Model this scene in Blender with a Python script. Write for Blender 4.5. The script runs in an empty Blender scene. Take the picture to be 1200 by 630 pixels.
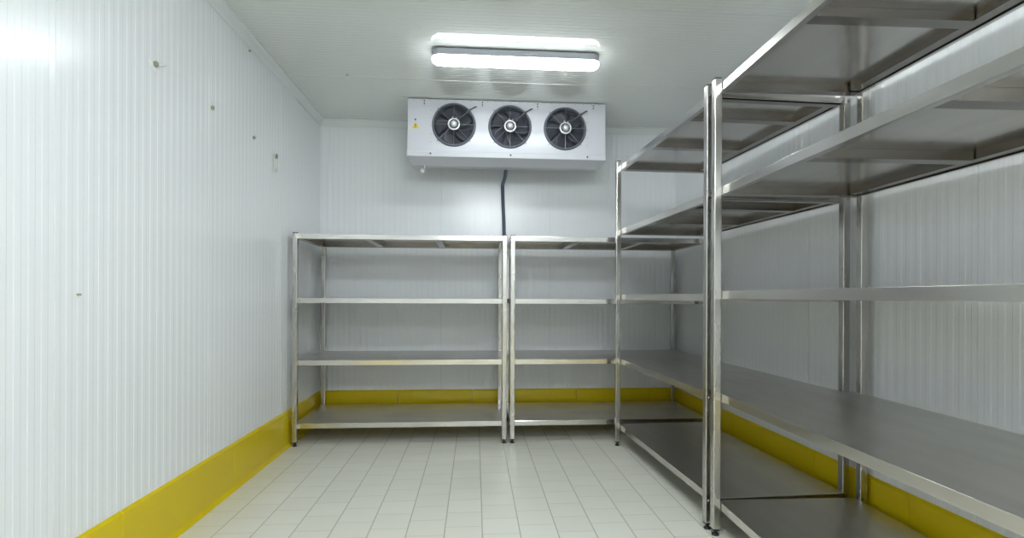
import bpy, bmesh, math, random
from math import sin, cos, pi, radians
from mathutils import Vector, Matrix
random.seed(4)
SC = bpy.context.scene
COL = SC.collection

# ---------------------------------------------------------------- camera, world, exposure
cam_d = bpy.data.cameras.new('camera')
cam = bpy.data.objects.new('camera', cam_d); COL.objects.link(cam)
cam_d.sensor_fit = 'HORIZONTAL'; cam_d.sensor_width = 36; cam_d.lens = 18.0
cam_d.shift_y = 0.0272; cam_d.clip_start = 0.02
M = Matrix.Rotation(radians(-4.1), 4, 'Z') @ Matrix.Rotation(pi/2, 4, 'X') @ Matrix.Rotation(0.004, 4, 'Z')
M.translation = Vector((0, 0, 1.25))
cam.matrix_world = M
SC.camera = cam
w = bpy.data.worlds.new('world'); SC.world = w; w.use_nodes = True
w.node_tree.nodes['Background'].inputs[0].default_value = (0.5, 0.55, 0.6, 1)
w.node_tree.nodes['Background'].inputs[1].default_value = 0.05
vs = SC.view_settings
vs.view_transform = 'Standard'; vs.look = 'None'; vs.gamma = 1; vs.use_curve_mapping = False
vs.exposure = 2.1
LAMP_POWER = (5.5, 22.0, 27.0)      # the lamp in view burns weaker than the two nearer ones

# ---------------------------------------------------------------- room numbers (metres)
XL, XR, YB, YF, ZC = -1.56, 2.12, 5.28, -3.3, 3.026

# ---------------------------------------------------------------- materials
def mat(name, color=(.8,.8,.8), rough=.5, metal=0.0, coat=0.0, coat_rough=.1, spec=.5):
    m = bpy.data.materials.new(name); m.use_nodes = True
    b = m.node_tree.nodes['Principled BSDF']
    b.inputs['Base Color'].default_value = (*color, 1)
    b.inputs['Roughness'].default_value = rough
    b.inputs['Metallic'].default_value = metal
    b.inputs['Coat Weight'].default_value = coat
    b.inputs['Coat Roughness'].default_value = coat_rough
    b.inputs['Specular IOR Level'].default_value = spec
    return m
def nodes(m): return m.node_tree.nodes, m.node_tree.links, m.node_tree.nodes['Principled BSDF']
def noise_mix(m, scale, amount, c2, stretch=(1,1,1), detail=3, rough_amt=0.0, bump=0.0, bdist=.001):
    """soft noise variation of colour, gloss and relief, in object coordinates"""
    n, l, b = nodes(m)
    tc = n.new('ShaderNodeTexCoord'); mp = n.new('ShaderNodeMapping')
    mp.inputs['Scale'].default_value = stretch
    l.new(tc.outputs['Object'], mp.inputs[0])
    nz = n.new('ShaderNodeTexNoise'); nz.inputs['Scale'].default_value = scale; nz.inputs['Detail'].default_value = detail
    l.new(mp.outputs[0], nz.inputs['Vector'])
    c1 = tuple(b.inputs['Base Color'].default_value)
    mx = n.new('ShaderNodeMix'); mx.data_type = 'RGBA'
    mx.inputs[6].default_value = c1; mx.inputs[7].default_value = (*c2, 1)
    mr = n.new('ShaderNodeMapRange'); mr.inputs[1].default_value = .35; mr.inputs[2].default_value = .7
    mr.inputs[4].default_value = amount
    l.new(nz.outputs[0], mr.inputs[0]); l.new(mr.outputs[0], mx.inputs[0]); l.new(mx.outputs[2], b.inputs['Base Color'])
    if rough_amt:
        r0 = b.inputs['Roughness'].default_value
        rr = n.new('ShaderNodeMapRange'); rr.inputs[1].default_value = .3; rr.inputs[2].default_value = .7
        rr.inputs[3].default_value = r0 - rough_amt; rr.inputs[4].default_value = r0 + rough_amt
        l.new(nz.outputs[0], rr.inputs[0]); l.new(rr.outputs[0], b.inputs['Roughness'])
    if bump:
        bp = n.new('ShaderNodeBump'); bp.inputs['Strength'].default_value = bump; bp.inputs['Distance'].default_value = bdist
        l.new(nz.outputs[0], bp.inputs['Height']); l.new(bp.outputs[0], b.inputs['Normal'])
    return m

M_WALL = noise_mix(mat('white_coated_steel', (.835,.855,.87), .20), 1.3, .35, (.81,.83,.845), bump=.0)
M_CEIL = noise_mix(mat('ceiling_coated_steel', (.75,.77,.74), .09, coat=1.0, coat_rough=.025, spec=.8), .9, .4, (.74,.78,.75))
M_TRIM = mat('white_trim_metal', (.74,.77,.76), .3)
M_YEL = noise_mix(mat('yellow_curb_plastic', (.72,.55,.006), .28, spec=.35), 2.0, .5, (.67,.50,.006))
M_CONC = mat('grey_outer_skin', (.5,.5,.5), .7)
def steel(name, col, rough, stretch, bump=.15, scale=6):
    m = mat(name, col, rough, 1.0)
    return noise_mix(m, scale, .5, tuple(c*.86 for c in col), stretch, 4, .05, bump, .002)
M_POST = steel('brushed_steel_posts', (.58,.565,.535), .26, (3,3,.5), .05, 5)
M_SHELF = steel('brushed_steel_shelves', (.68,.66,.63), .20, (.7,3,3), .035, 3)
M_TOP = steel('satin_steel_shelf_tops', (.70,.68,.655), .33, (.7,3,3), .03, 3)
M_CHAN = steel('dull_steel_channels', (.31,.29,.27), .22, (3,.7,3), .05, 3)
M_BLACK = mat('black_plastic', (.012,.012,.013), .4)
M_RUB = mat('black_rubber', (.02,.02,.02), .6)
M_BOLT = mat('zinc_bolt', (.42,.42,.42), .35, 1)
M_EVAP = noise_mix(mat('white_enamel', (.65,.665,.71), .2), 1, .3, (.63,.645,.69))
M_FIN = mat('dark_coil_fins', (.06,.062,.075), .45, .5)
M_BLADE = mat('dark_grey_fan_blade', (.055,.058,.075), .35)
M_RING = mat('grey_fan_shroud', (.12,.13,.16), .35)
M_WIRE = mat('grey_guard_wire', (.24,.25,.28), .35, .5)
M_HUB = mat('pale_motor_metal', (.72,.73,.75), .28, .5)
M_CABLE = mat('grey_cable', (.09,.095,.11), .5)
M_WARN = mat('warning_yellow', (.85,.62,.02), .4)
M_PIPE = mat('dark_pipe_insulation', (.085,.10,.14), .6)
M_WHITE = mat('white_plastic', (.8,.82,.82), .35)
M_SEAL = mat('pale_sealant', (.80,.83,.78), .6)
M_SCREW = mat('tarnished_screw', (.36,.37,.30), .5, .4)
M_LAMPB = mat('lamp_housing_grey', (.34,.36,.39), .45)
M_CLIP = mat('clear_clip', (.7,.74,.78), .2)

# lamp diffuser: opal cover that gives off the room's light
def diffuser_mat(power):
    m = mat('opal_lit_diffuser', (.9,.9,.9), .4); b = m.node_tree.nodes['Principled BSDF']
    b.inputs['Emission Color'].default_value = (.90,.965,1,1); b.inputs['Emission Strength'].default_value = power
    return m

# floor tiles: running bond, 0.20 m columns along the room, 0.187 m long
def tile_mat():
    m = mat('cream_floor_tiles', (.68,.69,.60), .32); n, l, b = nodes(m)
    tc = n.new('ShaderNodeTexCoord'); sp = n.new('ShaderNodeSeparateXYZ'); l.new(tc.outputs['Object'], sp.inputs[0])
    def math_(op, a, bb=None):
        q = n.new('ShaderNodeMath'); q.operation = op
        for i, v in enumerate((a, bb)):
            if v is None: continue
            if isinstance(v, (int, float)): q.inputs[i].default_value = v
            else: l.new(v, q.inputs[i])
        return q.outputs[0]
    u = math_('DIVIDE', math_('SUBTRACT', sp.outputs[0], .042), .2)         # column coordinate
    cu = math_('FLOOR', u); fu = math_('SUBTRACT', u, cu)
    half = math_('MULTIPLY', math_('ABSOLUTE', math_('MODULO', cu, 2.0)), .5)
    v = math_('ADD', math_('DIVIDE', math_('SUBTRACT', sp.outputs[1], 2.701), .187), math_('ADD', half, 0.0))
    cv = math_('FLOOR', v); fv = math_('SUBTRACT', v, cv)
    def line(f, w, soft):
        d = math_('MINIMUM', f, math_('SUBTRACT', 1.0, f))
        r = n.new('ShaderNodeMapRange'); r.inputs[1].default_value = w; r.inputs[2].default_value = w+soft
        r.inputs[3].default_value = 1; r.inputs[4].default_value = 0
        l.new(d, r.inputs[0]); return r.outputs[0]
    lu = line(fu, .010, .008); lv = math_('MULTIPLY', line(fv, .008, .008), .62)
    g = math_('MAXIMUM', lu, lv)
    wn = n.new('ShaderNodeTexWhiteNoise'); wn.noise_dimensions = '2D'
    cb = n.new('ShaderNodeCombineXYZ'); l.new(cu, cb.inputs[0]); l.new(cv, cb.inputs[1]); l.new(cb.outputs[0], wn.inputs['Vector'])
    mx0 = n.new('ShaderNodeMix'); mx0.data_type = 'RGBA'
    mx0.inputs[6].default_value = (.69,.68,.60,1); mx0.inputs[7].default_value = (.72,.715,.635,1)
    l.new(wn.outputs['Value'], mx0.inputs[0])
    nz = n.new('ShaderNodeTexNoise'); nz.inputs['Scale'].default_value = 1.4; nz.inputs['Detail'].default_value = 4
    l.new(tc.outputs['Object'], nz.inputs['Vector'])
    mx1 = n.new('ShaderNodeMix'); mx1.data_type = 'RGBA'; mx1.inputs[7].default_value = (.66,.65,.55,1)
    mr = n.new('ShaderNodeMapRange'); mr.inputs[1].default_value = .45; mr.inputs[2].default_value = .8; mr.inputs[4].default_value = .6
    l.new(nz.outputs[0], mr.inputs[0]); l.new(mr.outputs[0], mx1.inputs[0]); l.new(mx0.outputs[2], mx1.inputs[6])
    mx = n.new('ShaderNodeMix'); mx.data_type = 'RGBA'; mx.inputs[7].default_value = (.38,.375,.33,1)
    l.new(g, mx.inputs[0]); l.new(mx1.outputs[2], mx.inputs[6]); l.new(mx.outputs[2], b.inputs['Base Color'])
    bp = n.new('ShaderNodeBump'); bp.inputs['Strength'].default_value = .3; bp.inputs['Distance'].default_value = .002; bp.invert = True
    l.new(g, bp.inputs['Height']); l.new(bp.outputs[0], b.inputs['Normal'])
    return m
M_FLOOR = tile_mat()

# ---------------------------------------------------------------- helpers
def obj(name, bm, m, parent=None, bevel=0, smooth=False, segs=2):
    me = bpy.data.meshes.new(name)
    bmesh.ops.recalc_face_normals(bm, faces=bm.faces)
    bm.to_mesh(me); bm.free()
    me.materials.append(m)
    o = bpy.data.objects.new(name, me); COL.objects.link(o)
    if parent is not None: o.parent = parent
    if bevel:
        md = o.modifiers.new('bevel', 'BEVEL'); md.width = bevel; md.segments = segs; md.limit_method = 'ANGLE'; md.angle_limit = radians(40)
        md.harden_normals = False
    if smooth:
        for p in me.polygons: p.use_smooth = True
    return o
def thing(name, label, cat, loc=(0,0,0), rotz=0, group=None):
    o = bpy.data.objects.new(name, None); COL.objects.link(o)
    o.empty_display_size = .1
    o.location = loc; o.rotation_euler = (0,0,rotz); o['label'] = label; o['category'] = cat
    if group: o['group'] = group
    return o
def tag(o, label, cat, group=None):
    o['label'] = label; o['category'] = cat
    if group: o['group'] = group
    return o
def struct(o): o['kind'] = 'structure'; return o
def box(bm, x0, x1, y0, y1, z0, z1):
    vs_ = [bm.verts.new(p) for p in ((x0,y0,z0),(x1,y0,z0),(x1,y1,z0),(x0,y1,z0),(x0,y0,z1),(x1,y0,z1),(x1,y1,z1),(x0,y1,z1))]
    for f in ((0,3,2,1),(4,5,6,7),(0,1,5,4),(1,2,6,5),(2,3,7,6),(3,0,4,7)): bm.faces.new([vs_[i] for i in f])
def cyl(bm, p0, p1, r, n=16, r2=None):
    p0, p1 = Vector(p0), Vector(p1); r2 = r if r2 is None else r2
    d = (p1-p0).normalized(); a = d.orthogonal().normalized(); b = d.cross(a)
    A = [bm.verts.new(p0 + (a*cos(2*pi*i/n)+b*sin(2*pi*i/n))*r) for i in range(n)]
    B = [bm.verts.new(p1 + (a*cos(2*pi*i/n)+b*sin(2*pi*i/n))*r2) for i in range(n)]
    for i in range(n): bm.faces.new((A[i], A[(i+1)%n], B[(i+1)%n], B[i]))
    bm.faces.new(A[::-1]); bm.faces.new(B)
def prism(bm, prof, axis, a, b):
    """extrude a closed 2-D profile from a to b along axis ('x': prof is (y,z); 'y': prof is (x,z); 'z': prof is (x,y))"""
    def P(p, t): return {'x': (t,p[0],p[1]), 'y': (p[0],t,p[1]), 'z': (p[0],p[1],t)}[axis]
    A = [bm.verts.new(P(p,a)) for p in prof]; B = [bm.verts.new(P(p,b)) for p in prof]
    n = len(prof)
    for i in range(n): bm.faces.new((A[i], A[(i+1)%n], B[(i+1)%n], B[i]))
    bm.faces.new(A[::-1]); bm.faces.new(B)
def lathe(bm, c, prof, n=32, axis=Vector((0,-1,0))):
    """prof: (radius, distance along axis)"""
    c = Vector(c); a = Vector((1,0,0)); b = Vector((0,0,1)); rings = []
    for r, t in prof:
        if r < 1e-6: rings.append([bm.verts.new(c+axis*t)])
        else: rings.append([bm.verts.new(c+axis*t+(a*cos(2*pi*i/n)+b*sin(2*pi*i/n))*r) for i in range(n)])
    for A, B in zip(rings, rings[1:]):
        for i in range(n):
            j = (i+1) % n
            if len(A) == 1 and len(B) == 1: continue
            if len(A) == 1: bm.faces.new((A[0], B[j], B[i]))
            elif len(B) == 1: bm.faces.new((A[i], A[j], B[0]))
            else: bm.faces.new((A[i], A[j], B[j], B[i]))
def torus(bm, c, R, r, n=48, k=8, axis=Vector((0,-1,0))):
    c = Vector(c); a = Vector((1,0,0)); b = Vector((0,0,1)); rings = []
    for i in range(n):
        d = a*cos(2*pi*i/n)+b*sin(2*pi*i/n)
        rings.append([bm.verts.new(c+d*(R+r*cos(2*pi*j/k))+axis*r*sin(2*pi*j/k)) for j in range(k)])
    for i in range(n):
        A, B = rings[i], rings[(i+1)%n]
        for j in range(k): bm.faces.new((A[j], A[(j+1)%k], B[(j+1)%k], B[j]))
def tube(bm, pts, r, n=12):
    """smooth tube through points"""
    P = [Vector(p) for p in pts]; Q = []
    for i in range(len(P)-1):
        p0 = P[max(i-1,0)]; p1 = P[i]; p2 = P[i+1]; p3 = P[min(i+2,len(P)-1)]
        for s in range(6):
            t = s/6
            Q.append(.5*((2*p1)+(p2-p0)*t+(2*p0-5*p1+4*p2-p3)*t*t+(3*p1-p0-3*p2+p3)*t**3))
    Q.append(P[-1]); rings = []; a = None
    for i, q in enumerate(Q):
        d = (Q[min(i+1,len(Q)-1)]-Q[max(i-1,0)]).normalized()
        a = d.orthogonal().normalized() if a is None else (a-d*a.dot(d)).normalized()
        b = d.cross(a)
        rings.append([bm.verts.new(q+(a*cos(2*pi*k/n)+b*sin(2*pi*k/n))*r) for k in range(n)])
    for A, B in zip(rings, rings[1:]):
        for k in range(n): bm.faces.new((A[k], A[(k+1)%n], B[(k+1)%n], B[k]))
    bm.faces.new(rings[0][::-1]); bm.faces.new(rings[-1])

# ---------------------------------------------------------------- room shell
def rib_profile(a, b, pitch, depth, joints, back):
    """profile points (t, d): d>0 goes INTO the panel; joints: list of t with a deeper narrow groove"""
    pts = [(a, 0)]; t = a; s = pitch*.05
    while t < b - pitch*.5:
        t1 = t + pitch*.46; t2 = t + pitch
        pts += [(t1, 0), (t1+s, depth), (t2-s, depth), (min(t2, b), 0)]
        t = t2
    if pts[-1][0] < b: pts.append((b, 0))
    out = []
    for p in pts:
        if any(abs(p[0]-j) < .004 for j in joints): continue
        out.append(p)
    for j in joints: out += [(j-.0025, 0), (j-.001, .005), (j+.001, .005), (j+.0025, 0)]
    out.sort(key=lambda p: p[0])
    return out + [(b, back), (a, back)]

LJ = [YB-.02-.056*20*k for k in range(1, 8)]
bm = bmesh.new(); prism(bm, [(XL-d, t) for t, d in rib_profile(YF, YB, .056, .0011, [4.24,3.12,2.02,.9,-.22,-1.34,-2.46], .1)], 'z', 0, ZC)
struct(obj('wall_left', bm, M_WALL))
bm = bmesh.new(); prism(bm, [(XR+d, t) for t, d in rib_profile(YF, YB, .056, .0011, [4.24,3.12,2.02,.9,-.22,-1.34,-2.46], .1)], 'z', 0, ZC)
struct(obj('wall_right', bm, M_WALL))
bm = bmesh.new(); prism(bm, [(t, YB+d) for t, d in rib_profile(XL-.1, XR+.1, .056, .0014, [-1.47,-.35,.77,1.89], .1)], 'z', 0, ZC)
struct(obj('wall_back', bm, M_WALL))
bm = bmesh.new(); prism(bm, [(t, YF-d) for t, d in rib_profile(XL-.1, XR+.1, .056, .0011, [], .1)], 'z', 0, ZC)
struct(obj('wall_front', bm, M_WALL))
bm = bmesh.new(); prism(bm, [(t, ZC+d) for t, d in rib_profile(YF-.1, YB+.1, .0375, .0012, [4.24,3.09,1.94,.79,-.36,-1.51], .1)], 'x', XL-.1, XR+.1)
struct(obj('ceiling', bm, M_CEIL))
bm = bmesh.new(); box(bm, XL-.1, XR+.1, YF-.1, YB+.1, -.1, 0)
struct(obj('floor', bm, M_FLOOR))

# yellow curb along the foot of the walls (profile: out from the wall, up)
CURB = [(0,0),(.034,0),(.015,.026),(.013,.262),(.013,.286),(.0,.302)]
def curb(name, mk, axis, cuts):
    bm = bmesh.new()
    for a, b in zip(cuts, cuts[1:]): prism(bm, [mk(p) for p in CURB], axis, a+.0012, b-.0012)
    struct(obj(name, bm, M_YEL, bevel=.002, segs=1))
curb('baseboard_left', lambda p: (XL+.0005+p[0], p[1]), 'y', [YF, -1.9, -.85, .2, 1.25, 2.378, 3.42, 4.47, YB])
curb('baseboard_right', lambda p: (XR-.0005-p[0], p[1]), 'y', [YF, -1.9, -.8, .25, 1.3, 2.348, 3.04, 4.05, YB])
curb('baseboard_back', lambda p: (YB-.0005-p[0], p[1]), 'x', [XL+.012, -.775, -.022, 1.052, 1.826, XR-.012])
curb('baseboard_front', lambda p: (YF+.0005+p[0], p[1]), 'x', [XL+.012, -.5, .6, XR-.012])
# grey sealant line above the curb is part of the cove trim set; white cove under the ceiling
COVE = [(0,0),(0,-.070),(.004,-.070),(.006,-.058),(.012,-.052),(.030,-.018),(.036,-.012),(.048,-.010),(.048,0)]
def cove(name, mk, axis, a, b):
    bm = bmesh.new(); prism(bm, [mk(p) for p in COVE], axis, a, b); struct(obj(name, bm, M_TRIM))
cove('trim_1', lambda p: (XL+.0005+p[0], ZC-.0005+p[1]), 'y', YF, YB)
cove('trim_2', lambda p: (YB-.0005-p[0], ZC-.0005+p[1]), 'x', XL, XR)
cove('trim_3', lambda p: (XR-.0005-p[0], ZC-.0005+p[1]), 'y', YF, YB)
cove('trim_4', lambda p: (YF+.0005+p[0], ZC-.0005+p[1]), 'x', XL, XR)

# ---------------------------------------------------------------- stainless steel racks
P = .040      # post width
def rack(name, label, loc, rotz, L, D, post_top, levels, chans, over=0.0):
    t = thing(name, label, 'shelving rack', loc, rotz, 'stainless steel shelving racks')
    for ix, x in enumerate((0, L-P)):
        for iy, y in enumerate((0, D-P)):
            bm = bmesh.new(); box(bm, x, x+P, y, y+P, .034, post_top-.004)
            p = obj('post', bm, M_POST, t, bevel=.0045, segs=3)
            bm = bmesh.new(); box(bm, x+.001, x+P-.001, y+.001, y+P-.001, post_top-.0038, post_top)
            c = obj('post_cap', bm, M_RUB, p, bevel=.001, segs=1); c['label'] = 'dark plastic cap closing the post'
            bm = bmesh.new(); cx, cy = x+P/2, y+P/2
            box(bm, x+.003, x+P-.003, y+.003, y+P-.003, .027, .0335)
            cyl(bm, (cx,cy,.010), (cx,cy,.028), .008, 12)
            cyl(bm, (cx,cy,0.0), (cx,cy,.006), .019, 20); cyl(bm, (cx,cy,.006), (cx,cy,.012), .017, 20, .010)
            f_ = obj('foot', bm, M_BLACK, p); f_['label'] = 'black adjustable levelling foot'
            for z in levels:
                bm = bmesh.new(); s = -1 if ix == 0 else 1
                xe = x if ix == 0 else x+P
                cyl(bm, (xe-s*.001, cy, z-.022), (xe+s*.006, cy, z-.022), .0075, 6)
                obj('bolt', bm, M_BOLT, p)
    for k, z in enumerate(levels):
        bm = bmesh.new(); x0, x1, y0, y1 = .002, L-.002+over, P+.001, D-P-.001; H_ = .042; th = .002
        box(bm, x0, x1, y0, y1, z-th, z)
        box(bm, x0, x1, y0, y0+th, z-H_, z-th); box(bm, x0, x1, y1-th, y1, z-H_, z-th)
        box(bm, x0, x0+th, y0+th, y1-th, z-H_, z-th); box(bm, x1-th, x1, y0+th, y1-th, z-H_, z-th)
        box(bm, x0, x1, y0+th, y0+.030, z-H_, z-H_+th); box(bm, x0, x1, y1-.020, y1-th, z-H_, z-H_+th)
        bmesh.ops.remove_doubles(bm, verts=bm.verts, dist=1e-5)
        s = obj('shelf', bm, M_SHELF, t, bevel=.0016, segs=2)
        s.data.materials.append(M_TOP)      # upper side has the satin finish, the rest is bright
        for f in s.data.polygons:
            if f.normal.z > .9 and f.center.z > z-.0005: f.material_index = 1
        for cx in list(chans)+[.028, L-.028]:
            bm = bmesh.new(); wd = .030 if 0.1 < cx < L-.1 else .022
            a, b = y0+.022, y1-.022-(.06 if .1 < cx < L-.1 else 0)
            box(bm, cx-wd, cx+wd, a, b, z-.0405, z-.0385)
            box(bm, cx-wd, cx-wd+.002, a, b, z-.0385, z-.0025); box(bm, cx+wd-.002, cx+wd, a, b, z-.0385, z-.0025)
            obj('support_channel', bm, M_CHAN, s)
        bm = bmesh.new()   # stiffening angle along the rear edge
        box(bm, .06, L-.06, y1-.078, y1-.076, z-.036, z-.0025); box(bm, .06, L-.06, y1-.076, y1-.021, z-.036, z-.034)
        obj('rear_rail', bm, M_CHAN, s)
    return t
rack('shelving_rack', 'four-tier stainless steel rack in the back left corner, beside the white left wall', (-1.514,4.36,0), 0, 1.785, .84, 1.779,
     (1.773,1.234,.711,.182), (.595,1.19))
rack('shelving_rack', 'four-tier steel rack against the back wall, ending in the right corner', (.300,4.36,0), 0, 1.765, .84, 1.779,
     (1.773,1.234,.711,.182), (.595,1.17))
rack('shelving_rack', 'tall five-tier steel rack along the right wall, the farther one from the viewer', (1.180,4.27,0), radians(-90+2.19), 1.597, .84, 2.40,
     (2.365,1.822,1.273,.731,.176), (.66,1.27), over=.022)
rack('shelving_rack', 'tall five-tier steel rack along the right wall, the nearer one cut by the picture edge', (1.249,2.64,0), radians(-90-1.2), 1.785, .84, 2.405,
     (2.38,1.832,1.285,.746,.176), (.72,1.30))

# ---------------------------------------------------------------- ceiling lamps
def lamp(label, loc, power):
    t = thing('batten_lamp', label, 'ceiling light', loc, 0, 'batten lamps on the ceiling')
    L = 1.22; h = L/2
    def stadium(hx, hy, n=10):
        return [(hx-hy+hy*cos(a), hy*sin(a)) for a in [(-pi/2+pi*i/n) for i in range(n+1)]] + \
               [(-hx+hy+hy*cos(a), hy*sin(a)) for a in [(pi/2+pi*i/n) for i in range(n+1)]]
    bm = bmesh.new()
    A = [stadium(h, .064), stadium(h, .066)]
    prism(bm, A[0], 'z', -.058, -.010)
    obj('housing', bm, M_LAMPB, t, bevel=.003)
    bm = bmesh.new(); rings = []
    for z, s in ((-.0585,.0645),(-.074,.064),(-.086,.058),(-.093,.048),(-.097,.034)):
        rings.append([bm.verts.new((x, y, z)) for x, y in stadium(h-(.0645-s)*.9, s)])
    n = len(rings[0])
    for A_, B_ in zip(rings, rings[1:]):
        for i in range(n): bm.faces.new((A_[i], A_[(i+1)%n], B_[(i+1)%n], B_[i]))
    bm.faces.new(rings[0]); bm.faces.new(rings[-1][::-1])
    d = obj('diffuser', bm, diffuser_mat(power), t, smooth=True); d['label'] = 'glowing white opal cover'
    for x in (-.42, .42):
        bm = bmesh.new(); box(bm, x-.02, x+.02, -.05, .05, -.0098, -.0005); obj('mounting_bracket', bm, M_BOLT, t)
    for x in (-h+.035, h-.035):
        bm = bmesh.new(); cyl(bm, (x,0,-.096), (x,0,-.099), .012, 16); c = obj('end_screw', bm, M_CLIP, t)
        c['label'] = 'small round screw cover at the lamp end'
    return t
lamp('lit white batten lamp on the ceiling just in front of the cooling unit', (.291, 3.72, ZC), LAMP_POWER[0])
lamp('batten lamp on the ceiling right above the viewer, out of the photo', (.291, 1.0, ZC), LAMP_POWER[1])
lamp('batten lamp on the ceiling behind the viewer, out of the photo', (.291, -1.7, ZC), LAMP_POWER[2])

# ---------------------------------------------------------------- ceiling cooling unit with three fans
EX, EY, W, HT, DP = -.608, 4.628, 1.764, .508, .50
US = 1.016                                        # size factor of the whole unit
ETOP = 3.018; EBOT = ETOP-HT*US
unit = thing('evaporator_unit', 'long white ceiling cooling unit with three round dark fans and a yellow warning sticker', 'cooling unit', (EX, EY, EBOT)); unit.scale = (US, US, US)
fans = [(.404,.286), (.901,.282), (1.397,.278)]; FR = .180
zt = HT; zb = .048                                  # front plate from zb to zt
bm = bmesh.new()
def quad(bm, pts): bm.faces.new([bm.verts.new(p) for p in pts])
xs = [0] + [v for f in fans for v in (f[0]-.2, f[0]+.2)] + [W]
for i in range(0, len(xs)-1, 2): quad(bm, [(xs[i],0,zb),(xs[i+1],0,zb),(xs[i+1],0,zt),(xs[i],0,zt)])
for fx, fz in fans:
    N = 64; inner = []; outer = []
    x0, x1 = fx-.2, fx+.2
    for i in range(N):
        a = 2*pi*(i+.5)/N; dx, dz = cos(a), sin(a)
        tx = (.2/abs(dx)) if abs(dx) > 1e-9 else 9; tz = ((zt-fz) if dz > 0 else (fz-zb))/abs(dz) if abs(dz) > 1e-9 else 9
        s = min(tx, tz)
        inner.append((fx+FR*dx, 0, fz+FR*dz)); outer.append((fx+s*dx, 0, fz+s*dz))
    corners = {}
    for i in range(N):
        j = (i+1) % N
        o1, o2 = outer[i], outer[j]; poly = [inner[i], o1]
        on_x1 = min(abs(o1[0]-x0), abs(o1[0]-x1)) < 1e-6; on_x2 = min(abs(o2[0]-x0), abs(o2[0]-x1)) < 1e-6
        if on_x1 != on_x2:
            cx = x1 if (o1[0]+o2[0])/2 > fx else x0; cz = zt if (o1[2]+o2[2])/2 > fz else zb
            poly.append((cx, 0, cz))
        poly += [o2, inner[j]]
        quad(bm, poly)
    # the throat of each fan opening
    for i in range(N):
        j = (i+1) % N
        quad(bm, [inner[i], inner[j], (inner[j][0], .09, inner[j][2]), (inner[i][0], .09, inner[i][2])])
# casing: sides, top, back, inner bulkhead
quad(bm, [(0,0,zb),(0,0,zt),(0,DP,zt),(0,DP,zb)]); quad(bm, [(W,0,zb),(W,DP,zb),(W,DP,zt),(W,0,zt)])
quad(bm, [(0,0,zt),(W,0,zt),(W,DP,zt),(0,DP,zt)]); quad(bm, [(0,DP,zb),(0,DP,zt),(W,DP,zt),(W,DP,zb)])
bmesh.ops.remove_doubles(bm, verts=bm.verts, dist=1e-5)
obj('casing', bm, M_EVAP, unit)
# drip pan with a lip in front, bottom sloping
bm = bmesh.new()
def ring(bm, x0, x1, pts): prism(bm, pts, 'x', x0, x1)
ring(bm, -.006, W+.004, [(-.012,.0),(-.012,.044),(-.006,.050),(DP*.55,.050),(DP*.55,.0)])
pan = obj('drip_pan', bm, M_EVAP, unit, bevel=.004)
bm = bmesh.new()     # tapered tray under the lip
T = [(0.004,-.0105,-.0005),(W-.006,-.0105,-.0005),(W-.006,DP+.0,-.0005),(0.004,DP+.0,-.0005)]
Bm = [(.045,.02,-.022),(W-.055,.02,-.022),(W-.055,.19,-.030),(.045,.19,-.030)]
va = [bm.verts.new(p) for p in ((.004,-.010,-.0005),(W-.006,-.010,-.0005),(W-.006,.40,-.0005),(.004,.40,-.0005))]
vb = [bm.verts.new(p) for p in ((.012,.17,-.030),(W-.018,.17,-.030),(W-.018,.21,-.030),(.012,.21,-.030))]
bm.faces.new(va[::-1]); bm.faces.new(vb)
for i in range(4): bm.faces.new((va[i], va[(i+1)%4], vb[(i+1)%4], vb[i]))
obj('pan_tray', bm, M_EVAP, pan)
for x in (.200, .907, 1.598):
    bm = bmesh.new(); cyl(bm, (x,-.0115,.026), (x,-.0165,.026), .0085, 12); s = obj('pan_screw', bm, M_CABLE, pan)
    s['label'] = 'dark screw head in the drip pan lip'
# dark coil seen through the fan openings
bm = bmesh.new(); box(bm, .1, W-.1, .10, .40, .07, zt-.03)
c = obj('cooling_coil', bm, M_FIN, unit)
# hanging brackets on the top edge
for x in (.145, .655, 1.148, 1.652):
    bm = bmesh.new()
    box(bm, x-.016, x+.016, -.004, -.0005, zt-.060, zt-.001); box(bm, x-.004, x+.004, .002, .030, zt+.0005, (ZC-EBOT-.001)/US)
    br = obj('hanging_bracket', bm, M_EVAP, unit)
    bm = bmesh.new()
    for dz in (.018, .042): cyl(bm, (x,-.0035,zt-dz), (x,-.009,zt-dz), .0065, 8)
    b_ = obj('bracket_bolt', bm, M_CABLE, br); b_['label'] = 'dark bolt heads'
# little rows of screws near the ends of the front
bm = bmesh.new()
for x in (.20, 1.60):
    for z in (.13,.20,.27,.34,.41): cyl(bm, (x,-.0002,z), (x,-.003,z), .0035, 8)
for k in range(24):
    cyl(bm, (.05+k*.072,-.0002,zt-.010), (.05+k*.072,-.003,zt-.010), .003, 8)
obj('front_rivets', bm, M_WIRE, unit)
# warning sticker
bm = bmesh.new(); wx, wz = .068, .272; r = .030
prism(bm, [(wx-r, wz-.024), (wx+r, wz-.024), (wx, wz+.028)], 'y', -.0015, -.0004)
st = obj('warning_sticker', bm, M_WARN, unit); st['label'] = 'yellow triangle warning sticker'
bm = bmesh.new(); prism(bm, [(wx-.0030, wz-.006), (wx+.0030, wz-.006), (wx+.0042, wz+.013), (wx-.0042, wz+.013)], 'y', -.0022, -.0016)
cyl(bm, (wx,-.0016,wz-.014), (wx,-.0022,wz-.014), .0040, 10)
em = obj('exclamation_mark', bm, M_BLACK, st)
bm = bmesh.new(); cyl(bm, (wx-.002,-.0003,wz+.052), (wx-.002,-.006,wz+.052), .008, 12); obj('casing_plug', bm, M_CABLE, unit)
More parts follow.
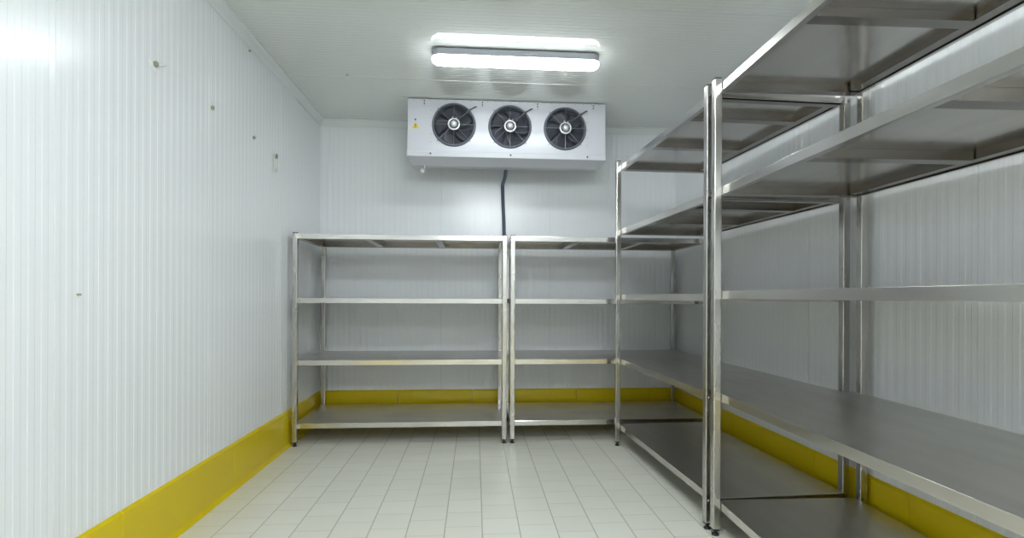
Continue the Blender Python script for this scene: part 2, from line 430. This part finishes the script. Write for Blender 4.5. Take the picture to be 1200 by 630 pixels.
# fans
def fan(fx, fz, rot):
    c = (fx, 0, fz)
    bm = bmesh.new()
    lathe(bm, c, [(FR-.006,-.05),(FR-.006,.010),(FR-.003,.016),(FR+.005,.016),(FR+.012,.008),(FR+.014,.0006),(FR-.0005,.0006),(FR-.0005,-.05),(FR-.006,-.05)], 64)
    f = obj('fan', bm, M_RING, unit, smooth=True)
    bm = bmesh.new()       # five broad blades
    for k in range(5):
        a0 = rot + 2*pi*k/5; rows = []
        for i in range(7):
            rr = .052 + (.168-.052)*i/6; row = []
            sweep = .35*(i/6)**1.3
            half = .50 - .06*i/6
            for j in range(7):
                u = -1+2*j/6; a = a0+sweep+u*half; tw = .028*u*(1-.25*i/6)
                row.append(bm.verts.new((fx+rr*cos(a), .045+tw, fz+rr*sin(a))))
            rows.append(row)
        for A_, B_ in zip(rows, rows[1:]):
            for j in range(6): bm.faces.new((A_[j], A_[j+1], B_[j+1], B_[j]))
    bl = obj('fan_blades', bm, M_BLADE, f, smooth=True)
    sm = bl.modifiers.new('thickness', 'SOLIDIFY'); sm.thickness = .003
    bm = bmesh.new()
    for i in range(9): torus(bm, (fx,-.018+.004*(i/8)**2,fz), .066+.0135*i, .0010, 48, 5)
    obj('guard_rings', bm, M_RING, f, smooth=True)
    bm = bmesh.new()
    for k in range(8):
        a = pi/4*k - pi/2
        cyl(bm, (fx+.045*cos(a),-.021,fz+.045*sin(a)), (fx+(FR+.002)*cos(a),-.014,fz+(FR+.002)*sin(a)), .0021, 6)
    for a in (-pi/4, -3*pi/4, pi/4, 3*pi/4):       # guard feet reaching past the shroud
        cyl(bm, (fx+(FR-.002)*cos(a),-.013,fz+(FR-.002)*sin(a)), (fx+(FR+.026)*cos(a),-.002,fz+(FR+.026)*sin(a)), .0036, 6)
    obj('guard_spokes', bm, M_WIRE, f)
    bm = bmesh.new()
    lathe(bm, c, [(.0,-.05),(.030,-.05),(.030,.022),(.036,.022),(.036,.018),(.052,.018),(.055,.024),(.051,.029),(.041,.029),(.037,.026),(.029,.026),(.029,.034),(.026,.043),(.019,.050),(.010,.054),(0,.055)], 40)
    dk = bmesh.new(); lathe(dk, c, [(.0300,.0275),(.0415,.0275),(.0415,.0305),(.0300,.0305),(.0300,.0275)], 40)  # dark ring standing in for the shade in the gap around the dome
    obj('motor_gap_shade', dk, M_CABLE, f, smooth=True)
    m = obj('fan_motor', bm, M_HUB, f, smooth=True); m['label'] = 'pale metal motor dome with ring'
    bm = bmesh.new()
    for a in (100, 68):
        cyl(bm, (fx+.054*cos(radians(a)),-.018,fz+.054*sin(radians(a))), (fx+.066*cos(radians(a)),-.026,fz+.066*sin(radians(a))), .0065, 10)
    g_ = obj('motor_tabs', bm, M_HUB, f)
    bm = bmesh.new()
    tube(bm, [(fx+.022,-.030,fz+.060),(fx+.060,-.028,fz+.062),(fx+.095,-.026,fz+.085),(fx+.145,-.022,fz+.130),(fx+.185,-.014,fz+.158),(fx+.197,-.002,fz+.164)], .0055, 10)
    obj('fan_cable', bm, M_CABLE, f, smooth=True)
for k, (fx, fz) in enumerate(fans): fan(fx, fz, .4+.7*k)
# short drain plug hanging under the pan on the left
bm = bmesh.new(); px, py = -.490-EX, .18
cyl(bm, (px+.012,py,-.030), (px+.012,py,-.075), .004, 10); cyl(bm, (px+.012,py,-.070), (px-.004,py,-.085), .006, 10)
cyl(bm, (px-.012,py,-.072), (px-.002,py,-.100), .019, 16, .016)
pl = obj('sensor_probe', bm, M_WHITE, unit); pl['label'] = 'small white probe hanging under the pan'

# drain pipe from the pan, down the back wall behind the racks
bm = bmesh.new()
tube(bm, [(.285,4.86,2.452),(.285,4.88,2.435),(.283,4.98,2.412),(.276,5.14,2.398),(.274,5.225,2.388),(.276,5.246,2.34),(.282,5.25,2.18),(.290,5.25,2.0),(.294,5.25,1.8),(.296,5.25,1.2),(.296,5.25,.6),(.296,5.236,.34),(.296,5.228,.02)], .0175, 14)
tag(obj('drain_pipe', bm, M_PIPE, smooth=True), 'thin dark insulated drain pipe running down the back wall from the cooling unit', 'pipe')

# ---------------------------------------------------------------- screws and sealant dabs on the left wall
def dab(name_label, y, z, s, tail):
    t = thing('wall_screw', name_label, 'screw', (XL, y, z), 0, 'screws along the left wall')
    bm = bmesh.new(); n = 20; c = bm.verts.new((.006*s,0,0)); R = []
    for i in range(n):
        a = 2*pi*i/n; r = s*(.030+.006*sin(3*a+y*9)+.004*cos(5*a)); R.append(bm.verts.new((.0006, r*1.15*cos(a), r*.85*sin(a))))
    R2 = [bm.verts.new((.0045*s, v.co.y*.6, v.co.z*.6)) for v in R]
    for i in range(n):
        j = (i+1) % n; bm.faces.new((R[i],R[j],R2[j],R2[i])); bm.faces.new((R2[i],R2[j],c))
    if tail:
        tube(bm, [(.004,.02*s,.0),(.005,.06*s,.020),(.003,.10*s,.036)], .004*s, 8)
    d = obj('sealant', bm, M_SEAL, t, smooth=True)
    bm = bmesh.new(); cyl(bm, (.004*s,0,0), (.014+.004*s,0,.0), .014*s, 6)
    obj('screw_head', bm, M_SCREW, t)
dab('largest screw with a sealant dab high on the left wall, nearest the viewer', 2.600, 2.371, 1.0, True)
dab('sealant-dabbed screw high on the left wall, second of the row from the left', 3.138, 2.358, .85, True)
dab('sealant-dabbed screw high on the left wall, third of the row from the left', 3.706, 2.358, .75, True)
dab('tiny screw on the left wall far below the row of screws, at mid height', 2.126, 1.252, .35, False)
dab('small screw high on the left wall, close under the ceiling trim', 3.633, 2.93, .5, False)
t = thing('wall_hook', 'small pale loop hook with dark screw high on the left wall, near the back corner', 'hook', (XL, 4.105, 2.309))
bm = bmesh.new()
tube(bm, [(.003,0,.045),(.012,.035,.035),(.014,.045,-.02),(.012,.01,-.085),(.012,-.03,-.075),(.014,-.045,-.01),(.012,-.03,.035),(.006,0,.046)], .0045, 8)
obj('loop', bm, M_SEAL, t, smooth=True)
bm = bmesh.new(); cyl(bm, (.0006,0,.028), (.018,0,.028), .018, 6); obj('screw_head', bm, M_SCREW, t)
t = thing('ceiling_screw', 'tiny dark screw head in the ceiling panel joint left of the cooling unit', 'screw', (-1.03, 4.186, ZC))
bm = bmesh.new(); cyl(bm, (0,0,-.0005), (0,0,-.010), .010, 8); obj('screw_head', bm, M_SCREW, t)
